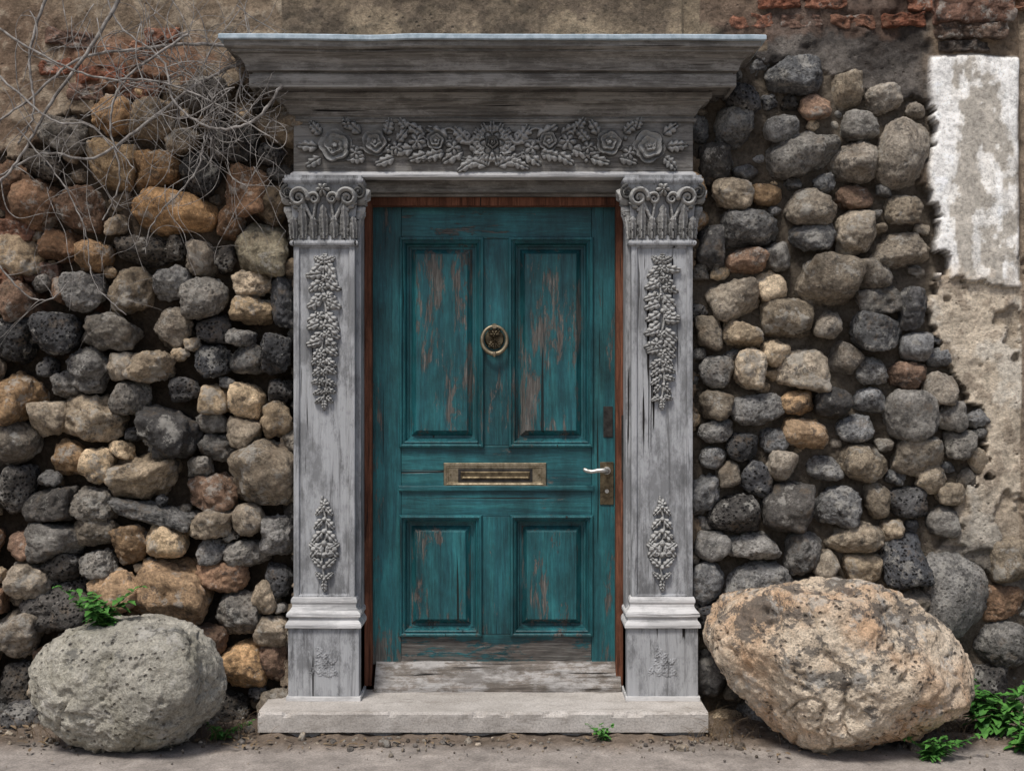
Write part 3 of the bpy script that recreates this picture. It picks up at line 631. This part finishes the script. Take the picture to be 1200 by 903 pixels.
for s,nm in ((-1,'left'),(1,'right')):
    xc=CX+s*0.7305
    R,h,r=drop(188,5 if s<0 else 8)
    R.leaf(0,h-16,math.pi/2,14,9,7); R.leaf(0,h-14,2.6,15,10,7); R.leaf(0,h-14,0.5,15,10,7)
    v=h-16
    while v>-h+8:
        w=1.05 if v>-20 else 0.9-0.4*((-20-v)/(h-20))
        for sg in (-1,1):
            R.leaf(sg*2,v+r.uniform(-3,3),(math.pi/2-sg*(math.pi/2+r.uniform(0.2,0.9))),20*w,12*w,7.5,bend=r.uniform(-.3,.3),nl=3,over=r.random()<.5)
        if r.random()<0.75: R.flower(r.uniform(-7,7)*w,v-5,r.uniform(5.5,8)*w,8,5,r.random())
        for _ in range(2): R.berry(r.uniform(-12,12)*w,v+r.uniform(-6,4),r.uniform(1.8,2.6),5)
        v-=11.0
    R.leaf(0,-h+14,-math.pi/2,13,8,6)
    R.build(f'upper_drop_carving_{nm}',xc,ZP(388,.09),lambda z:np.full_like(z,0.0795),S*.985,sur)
    R,h,r=drop(118,15 if s<0 else 18)
    R.flower(0,h-12,6,6)
    for v,w in ((h-16,.7),(h-30,.85),(h-44,1.05),(h-58,1.2),(h-72,1.15),(h-86,.9),(h-100,.65)):
        for sg in (-1,1): R.leaf(sg*1.5,v,math.pi/2-sg*(0.75 if v<0 else 2.3),19*w,11*w,7,bend=-sg*.2,nl=3)
        R.berry(0,v,3*w,8)
    for sg in (-1,1): R.spiral(sg*8,-10,6,1.2,math.pi/2,sg,1.9,1.2,6)
    R.leaf(0,-h+18,-math.pi/2,16,8,6)
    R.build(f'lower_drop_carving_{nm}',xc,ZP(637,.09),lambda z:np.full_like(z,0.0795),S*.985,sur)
    R=Relief(60,50,0.5); rq=random.Random(9)
    for _ in range(22): R.leaf(rq.uniform(-14,14),rq.uniform(-14,14),rq.uniform(0,6.28),12,7,1.1,base=0.1)
    R.build(f'pedestal_carving_{nm}',xc,ZP(775,.1),lambda z:np.full_like(z,0.1045),S*.98,sur,mat=M_wv)
    zz_=np.array([2.088,2.10,2.18,2.25,2.30,2.322,2.36]); oo=np.array([0.002,0.002,0.003,0.009,0.02,0.028,0.03])
    dfn=lambda z:0.0905+np.interp(z,zz_,oo)
    R=Relief(84,66,0.4)
    for sg in (-1,1):
        R.tube([(sg*(13+0.42*k),-12+k*0.85) for k in range(36)],2.4,3.0,7); R.tube([(sg*(13-0.12*k),-12+k*0.8) for k in range(34)],2.0,2.4,6)
        R.leaf(sg*22,0,math.pi/2-sg*0.9,24,12,9,bend=-sg*0.3,nl=3)
    for a in (-26,0,26): R.acanthus(a,-33,40,20,13)
    for a in (-37,-13,13,37): R.acanthus(a,-33,26,17,12,lean=0.0)
    for sg in (-1,1):
        R.spiral(sg*30,16,11.5,1.7,math.pi if sg>0 else 0,-sg,3.6,2.0,15); R.spiral(sg*11,15,7.5,1.5,0 if sg>0 else math.pi,sg,2.6,1.5,11)
    R.flower(0,26,9,15,6)
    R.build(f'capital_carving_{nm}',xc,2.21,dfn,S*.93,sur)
    for sd,xp in ((-s,CX+s*0.598),(s,CX+s*0.863)):
        R=Relief(34,66,0.5); R.acanthus(-9,-33,36,17,11); R.acanthus(9,-33,40,17,12)
        R.spiral(6,17,11,1.6,math.pi,-1,3.6,2,13); R.leaf(-8,4,2.0,22,12,10)
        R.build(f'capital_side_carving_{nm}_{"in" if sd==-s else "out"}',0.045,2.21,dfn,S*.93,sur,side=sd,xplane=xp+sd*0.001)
        sp=[(xp+sd*(0.014+0.028*math.sin(a)*(1-a/13)+0.006),-(0.118+0.008*math.cos(a)),2.292+0.030*math.cos(a)*(1-a/13),0.0075*(1-a/22)) for a in np.linspace(0,11,50)]
        curve_obj(f'capital_volute_{nm}_{"in" if sd==-s else "out"}',[sp],M_carv,sur,3)
# ---------------------------------------------------------------- door
door=empty('panelled_door'); dd=-0.14
def dx(p): return XP(p,dd)
def dz(p): return ZP(p,dd)
def part(nm,a,b,y0,y1,mat,d=dd,bev=0.0025): return box(nm,dx(a),dx(b),-0.2,d,dz(y1),dz(y0),mat,door,bev)
part('hinge_stile',431,470,236,778,M_dv); part('lock_stile',693.3,725,236,778,M_dv)
part('muntin_upper',565.3,597.7,280.3,521.7,M_dv,dd-0.001); part('muntin_lower',563.3,599.7,605.3,742.7,M_dv,dd-0.001)
part('top_rail',470.3,693,236,280,M_dh,dd-0.0015); part('lock_rail_upper',470.3,693,522,569,M_dh,dd-0.0015); part('lock_rail_lower',470.3,693,574,605,M_dh,dd-0.001)
box('rail_bead',dx(467),dx(696),-0.2,dd+0.012,dz(575),dz(568.5),M_dh,door,0.005)
part('bottom_rail',470.3,693,743,778,M_dh,dd-0.0015)
pl_=[(0.0,-0.02),(0.0,0.010),(0.003,0.018),(0.010,0.020),(0.014,0.016),(0.016,0.006),(0.021,0.006),(0.023,0.010),(0.027,0.006),(0.031,-0.010),(0.034,-0.022),(0.040,-0.022),(0.042,-0.034),(0.052,-0.035),(0.055,-0.031),(0.074,-0.010),(0.0745,-0.004),(0.077,-0.003)]
for nm,a,b,y0,y1 in (('panel_upper_hinge_side',468,567,278,524),('panel_upper_lock_side',596,695,278,524),('panel_lower_hinge_side',468,565,603,745),('panel_lower_lock_side',598,695,603,745)):
    rect_loops(nm+'_moulding',dx(a),dx(b),dz(y1),dz(y0),[(i,dd+d) for i,d in pl_[:14]]+[(0.053,dd-0.045)],M_dv,door)
    rect_loops(nm,dx(a)+0.05,dx(b)-0.05,dz(y1)+0.05,dz(y0)-0.05,[(i-0.05,dd+d) for i,d in pl_[13:]],M_dp,door)
V=[];F=[];N=60
pf=[(-0.16,0.218),(-0.145,0.222),(-0.05,0.128),(-0.046,0.120),(-0.046,0.103),(-0.16,0.103)]
for i in range(N+1):
    for d,zz in pf: V.append((dx(441)+(dx(726)-dx(441))*i/N,-d,zz))
for i in range(N):
    for j in range(5): a=i*6+j; F.append((a,a+1,a+7,a+6))
F.append((0,1,2,3)); V=np.array(V); V[:,2]+=fbm(V*6,3,2)*0.002
mesh_obj('weather_sill',V,F,M_sill,parent=door,smooth=False)
box('door_back',CX-0.6,CX+0.6,-0.26,-0.205,0.05,2.38,M_red,door,0)
ml=[(0,-0.001),(0,0.004),(0.002,0.006),(0.012,0.007),(0.016,0.005),(0.020,0.0055),(0.022,0.003)]
rect_loops('letter_plate',dx(520),dx(640),dz(570),dz(542),[(i,dd+d+.002) for i,d in ml],M_brass,door)
rect_loops('letter_flap',dx(540),dx(621),dz(561),dz(552),[(0,dd+0.002),(0,dd+0.009),(0.003,dd+0.012),(0.006,dd+0.013),(0.011,dd+0.0105)],M_dbrass,door)
box('letter_slot_gap',dx(537),dx(624),dd+0.001,dd+0.0072,dz(564.5),dz(549),M_dark,door,0)
curve_obj('letter_screws',[[(dx(p),-(dd+0.008),dz(556),0.005),(dx(p),-(dd+0.011),dz(556),0.004)] for p in (528,632)],M_dbrass,door,3)
kx,kz=dx(579.5),dz(397)
def disc(name,r,d0,d1,mat,n=40):
    bm=bmesh.new(); bmesh.ops.create_cone(bm,cap_ends=True,segments=n,radius1=r,radius2=r*0.86,depth=d1-d0)
    me=bpy.data.meshes.new(name); bm.to_mesh(me); bm.free(); me.materials.append(mat)
    o=bpy.data.objects.new(name,me); scene.collection.objects.link(o); o.rotation_euler=(math.pi/2,0,0); o.location=(kx,-(d0+d1)/2,kz); o.parent=door
disc('knocker_rose',0.045,dd-0.001,dd+0.008,M_dbrass)
R=Relief(30,34,0.22); R.leaf(0,-2,-math.pi/2,11,7,5)
for sg in (-1,1): R.leaf(0,-2,-math.pi/2+sg*0.7,11,7,5); R.leaf(0,4,math.pi/2+sg*0.75,11,7,5)
R.leaf(0,4,math.pi/2,13,7,5); R.flower(0,5,6.5,8,6); R.rose(0,-1,4.5,9)
R.build('knocker_mask',kx,kz,lambda z:np.full_like(z,dd+0.008),S*1.02,door,mat=M_brass)
curve_obj('knocker_ring',[[(kx+0.056*math.sin(a),-(dd+0.028+0.004*(1-math.cos(a))),kz-0.006+0.062*math.cos(a),0.0066+0.0034*(1-math.cos(a))/2) for a in np.linspace(0,2*math.pi,60)],
  [(kx,-(dd+0.036),kz-0.082,0.005),(kx,-(dd+0.038),kz-0.070,0.013),(kx,-(dd+0.038),kz-0.060,0.010)]],M_brass,door,4)
curve_obj('knocker_hinge',[[(kx,-(dd+0.004),kz+0.056,0.014),(kx,-(dd+0.034),kz+0.056,0.011)]],M_brass,door,4)
box('lock_plate',dx(703),dx(719),dd-0.001,dd+0.006,dz(591),dz(541),M_dbrass,door,0.0025)
box('upper_lock_plate',dx(707),dx(718),dd-0.001,dd+0.004,dz(512),dz(476),M_dark,door,0.002)
hx,hz=dx(711),dz(551)
curve_obj('lever_handle',[[(hx,-dd,hz,0.010),(hx,-(dd+0.02),hz,0.010),(hx,-(dd+0.045),hz,0.010),(hx-0.004,-(dd+0.054),hz,0.012),(hx-0.02,-(dd+0.056),hz+0.004,0.0115),(hx-0.045,-(dd+0.056),hz+0.003,0.0095),(hx-0.07,-(dd+0.055),hz-0.002,0.009),(hx-0.09,-(dd+0.053),hz+0.001,0.0095),(hx-0.103,-(dd+0.050),hz+0.007,0.010),(hx-0.108,-(dd+0.048),hz+0.010,0.005)],
 [(hx,-(dd+0.004),hz,0.019),(hx,-(dd+0.010),hz,0.017)]],M_nick,door,5)
curve_obj('key_cylinder',[[(hx,-dd,dz(575),0.010),(hx,-(dd+0.013),dz(575),0.009)]],M_nick,door,4)
box('strike_plate',dx(727),dx(733),-0.12,-0.078,dz(560),dz(486),M_dark,door,0.001)
# ---------------------------------------------------------------- vines
rv=random.Random(11); paths=[]
def walk(px,py,h,n,r,step=6,curl=0.25,d=None,grav=0.0,taper=0.7,kids=0.0,lvl=0):
    d=d if d is not None else rv.uniform(0.13,0.23); pts=[]; k=rv.uniform(-.1,.1)
    for i in range(n):
        pts.append((XP(px,d),-d,ZP(py,d),r*(1-taper*i/n)))
        k=0.75*k+rv.gauss(0,curl*0.45); h+=k*0.6
        h+=grav*math.sin(-math.pi/2-h)*0.1
        px+=step*math.cos(h); py-=step*math.sin(h)
        d+=rv.gauss(0,0.006); d=min(max(d,0.11),0.28)
        if px>338 and py>30: px-=2*step*abs(math.cos(h)); h=math.pi-h
        if kids and rv.random()<kids and lvl<2:
            walk(px,py,h+rv.choice([-1,1])*rv.uniform(.4,1.1),int(n*rv.uniform(.3,.7)),r*0.6,step*0.9,curl*1.2,d,grav,0.7,kids*0.6,lvl+1)
    paths.append(pts)
def man(pts,r,kids=True):
    P=[]
    for i in range(len(pts)-1):
        for t in np.linspace(0,1,10,endpoint=False):
            p0=pts[max(0,i-1)];p1=pts[i];p2=pts[i+1];p3=pts[min(len(pts)-1,i+2)]
            f=lambda a,b,c,e:0.5*((2*b)+(-a+c)*t+(2*a-5*b+4*c-e)*t*t+(-a+3*b-3*c+e)*t**3)
            P.append((f(p0[0],p1[0],p2[0],p3[0])+rv.gauss(0,.6),f(p0[1],p1[1],p2[1],p3[1])+rv.gauss(0,.6)))
    n=len(P); d=rv.uniform(.17,.24)
    paths.append([(XP(a,d),-d,ZP(b,d),r*(1-0.5*i/n)) for i,(a,b) in enumerate(P)])
    for i,(a,b) in enumerate(P):
        if kids and rv.random()<0.13: walk(a,b,rv.uniform(0,6.28),rv.randint(8,24),r*0.35,5,0.3,d,0.3,0.8,0.05,1)
man([(335,95),(290,60),(230,52),(160,58),(90,70),(30,120),(-30,160)],.009); man([(150,-20),(110,50),(60,120),(20,190),(-20,230)],.009)
man([(290,70),(230,100),(165,150),(110,185),(50,180),(0,205),(-40,210)],.008); man([(60,-20),(35,60),(40,130),(20,170)],.007)
man([(330,100),(300,140),(250,150),(205,120),(190,70),(140,30),(120,-20)],.007); man([(220,40),(150,90),(130,140),(140,210),(120,260)],.006)
man([(-20,20),(40,60),(110,90),(180,95),(250,120),(330,170)],.006); man([(240,150),(230,200),(180,260),(170,300)],.0045)
man([(-10,300),(30,345),(60,350),(80,330)],.0045); man([(0,90),(60,140),(110,150),(160,200)],.0055)
man([(20,150),(70,210),(100,270),(110,330),(150,370)],.0035)
for _ in range(34): walk(rv.uniform(190,335),rv.uniform(50,130),rv.uniform(2.2,4.4),rv.randint(18,40),rv.uniform(.0018,.0036),5,0.32,None,0.25,0.6,0.02)
for _ in range(20): walk(rv.uniform(-20,300),rv.uniform(-20,60),rv.uniform(3.4,5.6),rv.randint(16,40),rv.uniform(.0016,.003),5.5,0.25,None,0.6,0.6,0.02)
for _ in range(46): walk(rv.uniform(215,335),rv.uniform(75,145),rv.uniform(0,6.28),rv.randint(14,28),rv.uniform(.0013,.0025),4,0.5,None,0.0,0.5,0.01)
for _ in range(28): walk(rv.uniform(0,335),rv.uniform(110,220),rv.uniform(3.8,5.6),rv.randint(12,34),rv.uniform(.0010,.0020),5,0.24,None,0.8,0.6,0.01)
curve_obj('dry_vine',paths,M_bark,None,1)
# ---------------------------------------------------------------- weeds
def leafmesh(V,F,base,direc,up,Ln,W,droop=0.3,teeth=0.15,n=7):
    direc=Vector(direc).normalized(); side=direc.cross(Vector(up)).normalized(); nrm=side.cross(direc)
    b0=len(V)
    for i in range(n):
        t=i/(n-1); w=W/2*math.sin(math.pi*min(1,0.06+t*0.94)**0.8)*(1+(teeth if i%2 else -teeth))
        if i==n-1: w=0.0005
        c=Vector(base)+direc*Ln*t-Vector((0,0,1))*droop*Ln*t*t
        V.append(tuple(c+side*w+nrm*w*0.35)); V.append(tuple(c)); V.append(tuple(c-side*w+nrm*w*0.35))
    for i in range(n-1):
        a=b0+3*i; F.append((a,a+1,a+4,a+3)); F.append((a+1,a+2,a+5,a+4))
def weed(name,px,py,d,nst,hgt,lf,seed,spread=0.6,zb=None):
    r=random.Random(seed); e=empty(name); V=[];F=[];ps=[]
    bx=XP(px,d); bz=ZP(py,d) if zb is None else zb
    for k in range(nst):
        a=r.uniform(0,6.28); ln=hgt*r.uniform(.5,1.1); tx=math.cos(a)*spread*r.uniform(.3,1); ty=math.sin(a)*spread*r.uniform(.3,1)
        pts=[]; s0=r.uniform(-.25,.25)*hgt*spread
        for i in range(9):
            t=i/8; p=(bx+s0+tx*ln*t*t+tx*ln*t*.4,-d+ty*ln*t,bz+ln*t*(1-0.15*t)); pts.append((*p,0.0016*(1-.6*t)))
            if i>=1:
                for q in range(2 if i<8 else 4):
                    aa=r.uniform(0,6.28); L_=lf*r.uniform(.55,1.15)*(1.1-.5*t)
                    leafmesh(V,F,p,(math.cos(aa),math.sin(aa),r.uniform(0.0,.7)),(0,0,1),L_,L_*r.uniform(.5,.7),r.uniform(.1,.6),.18)
        ps.append(pts)
    mesh_obj('leaves',V,F,M_leaf,parent=e); curve_obj('stems',ps,M_leaf,e,1)
weed('weed_plant',120,738,0.46,9,0.19,0.07,1,0.9)
weed('weed_plant',1165,835,0.25,15,0.26,0.09,2,0.9,0.0)
weed('weed_plant',1205,880,0.50,12,0.16,0.08,3,1.0,0.0)
weed('weed_plant',1095,885,0.62,10,0.10,0.05,4,1.2,0.0)
weed('weed_plant',708,872,0.38,5,0.085,0.034,5,0.8,0.0)
weed('weed_plant',262,858,0.34,7,0.08,0.036,6,1.6,0.0)
V=[];F=[];r=random.Random(4)
for _ in range(420):
    xx=r.choice([r.uniform(-3,-0.95),r.uniform(0.85,3)]) if r.random()<.85 else r.uniform(-1,1); yy=-abs(r.gauss(.25,.16)) if not(-1.15<xx<0.9) else -r.uniform(.32,.5)
    a=r.uniform(0,6.28); L_=r.uniform(.012,.045); leafmesh(V,F,(xx,yy,0.012+r.random()*.01),(math.cos(a),math.sin(a),r.uniform(-.1,.4)),(0,0,1),L_,L_*r.uniform(.15,.6),.2,.1,5)
mesh_obj('leaf_litter',V,F,M_dry)
ps=[]
for cx_,cn,w in ((850,60,30),(275,40,34),(820,20,14),(1110,40,30),(60,20,40),(1000,30,120)):
    for _ in range(cn):
        p=cx_+r.gauss(0,w*.5); d=r.uniform(.12,.42); x0=XP(p,d); a=r.uniform(-1,1); h=r.uniform(.03,.15); b=r.uniform(-.4,.1)
        ps.append([(x0+a*h*t*t,-d+b*h*t*t,h*t*(1-.25*t*t),.0013*(1-.7*t)) for t in np.linspace(0,1,6)])
curve_obj('dry_grass',ps,M_dry,None,0)
# ---------------------------------------------------------------- light, world, camera
w=bpy.data.worlds.new('World'); scene.world=w; w.use_nodes=True; nt=w.node_tree
sky=nt.nodes.new('ShaderNodeTexSky'); sky.sky_type='NISHITA'; sky.sun_disc=False
el,az=math.radians(60),math.radians(205)
sky.sun_elevation=el; sky.sun_rotation=az; sky.air_density=1.0; sky.dust_density=3.0; sky.ozone_density=0.8
bg=nt.nodes['Background']; bg.inputs[1].default_value=0.11; nt.links.new(sky.outputs[0],bg.inputs[0])
sd=bpy.data.lights.new('sun','SUN'); sd.energy=3.0; sd.angle=math.radians(14); sd.color=(1,0.97,0.92)
so=bpy.data.objects.new('sun',sd); scene.collection.objects.link(so)
dirv=Vector((math.sin(az)*math.cos(el),math.cos(az)*math.cos(el),math.sin(el)))
so.rotation_euler=dirv.to_track_quat('Z','Y').to_euler(); so.location=(-2,-6,8)
cam=bpy.data.cameras.new('camera'); cam.lens=44; cam.sensor_width=36; cam.clip_end=300
co=bpy.data.objects.new('camera',cam); scene.collection.objects.link(co); co.location=(0,-D,H0); co.rotation_euler=(math.pi/2,0,0)
scene.camera=co
scene.view_settings.view_transform='Standard'; scene.view_settings.look='None'; scene.view_settings.exposure=0
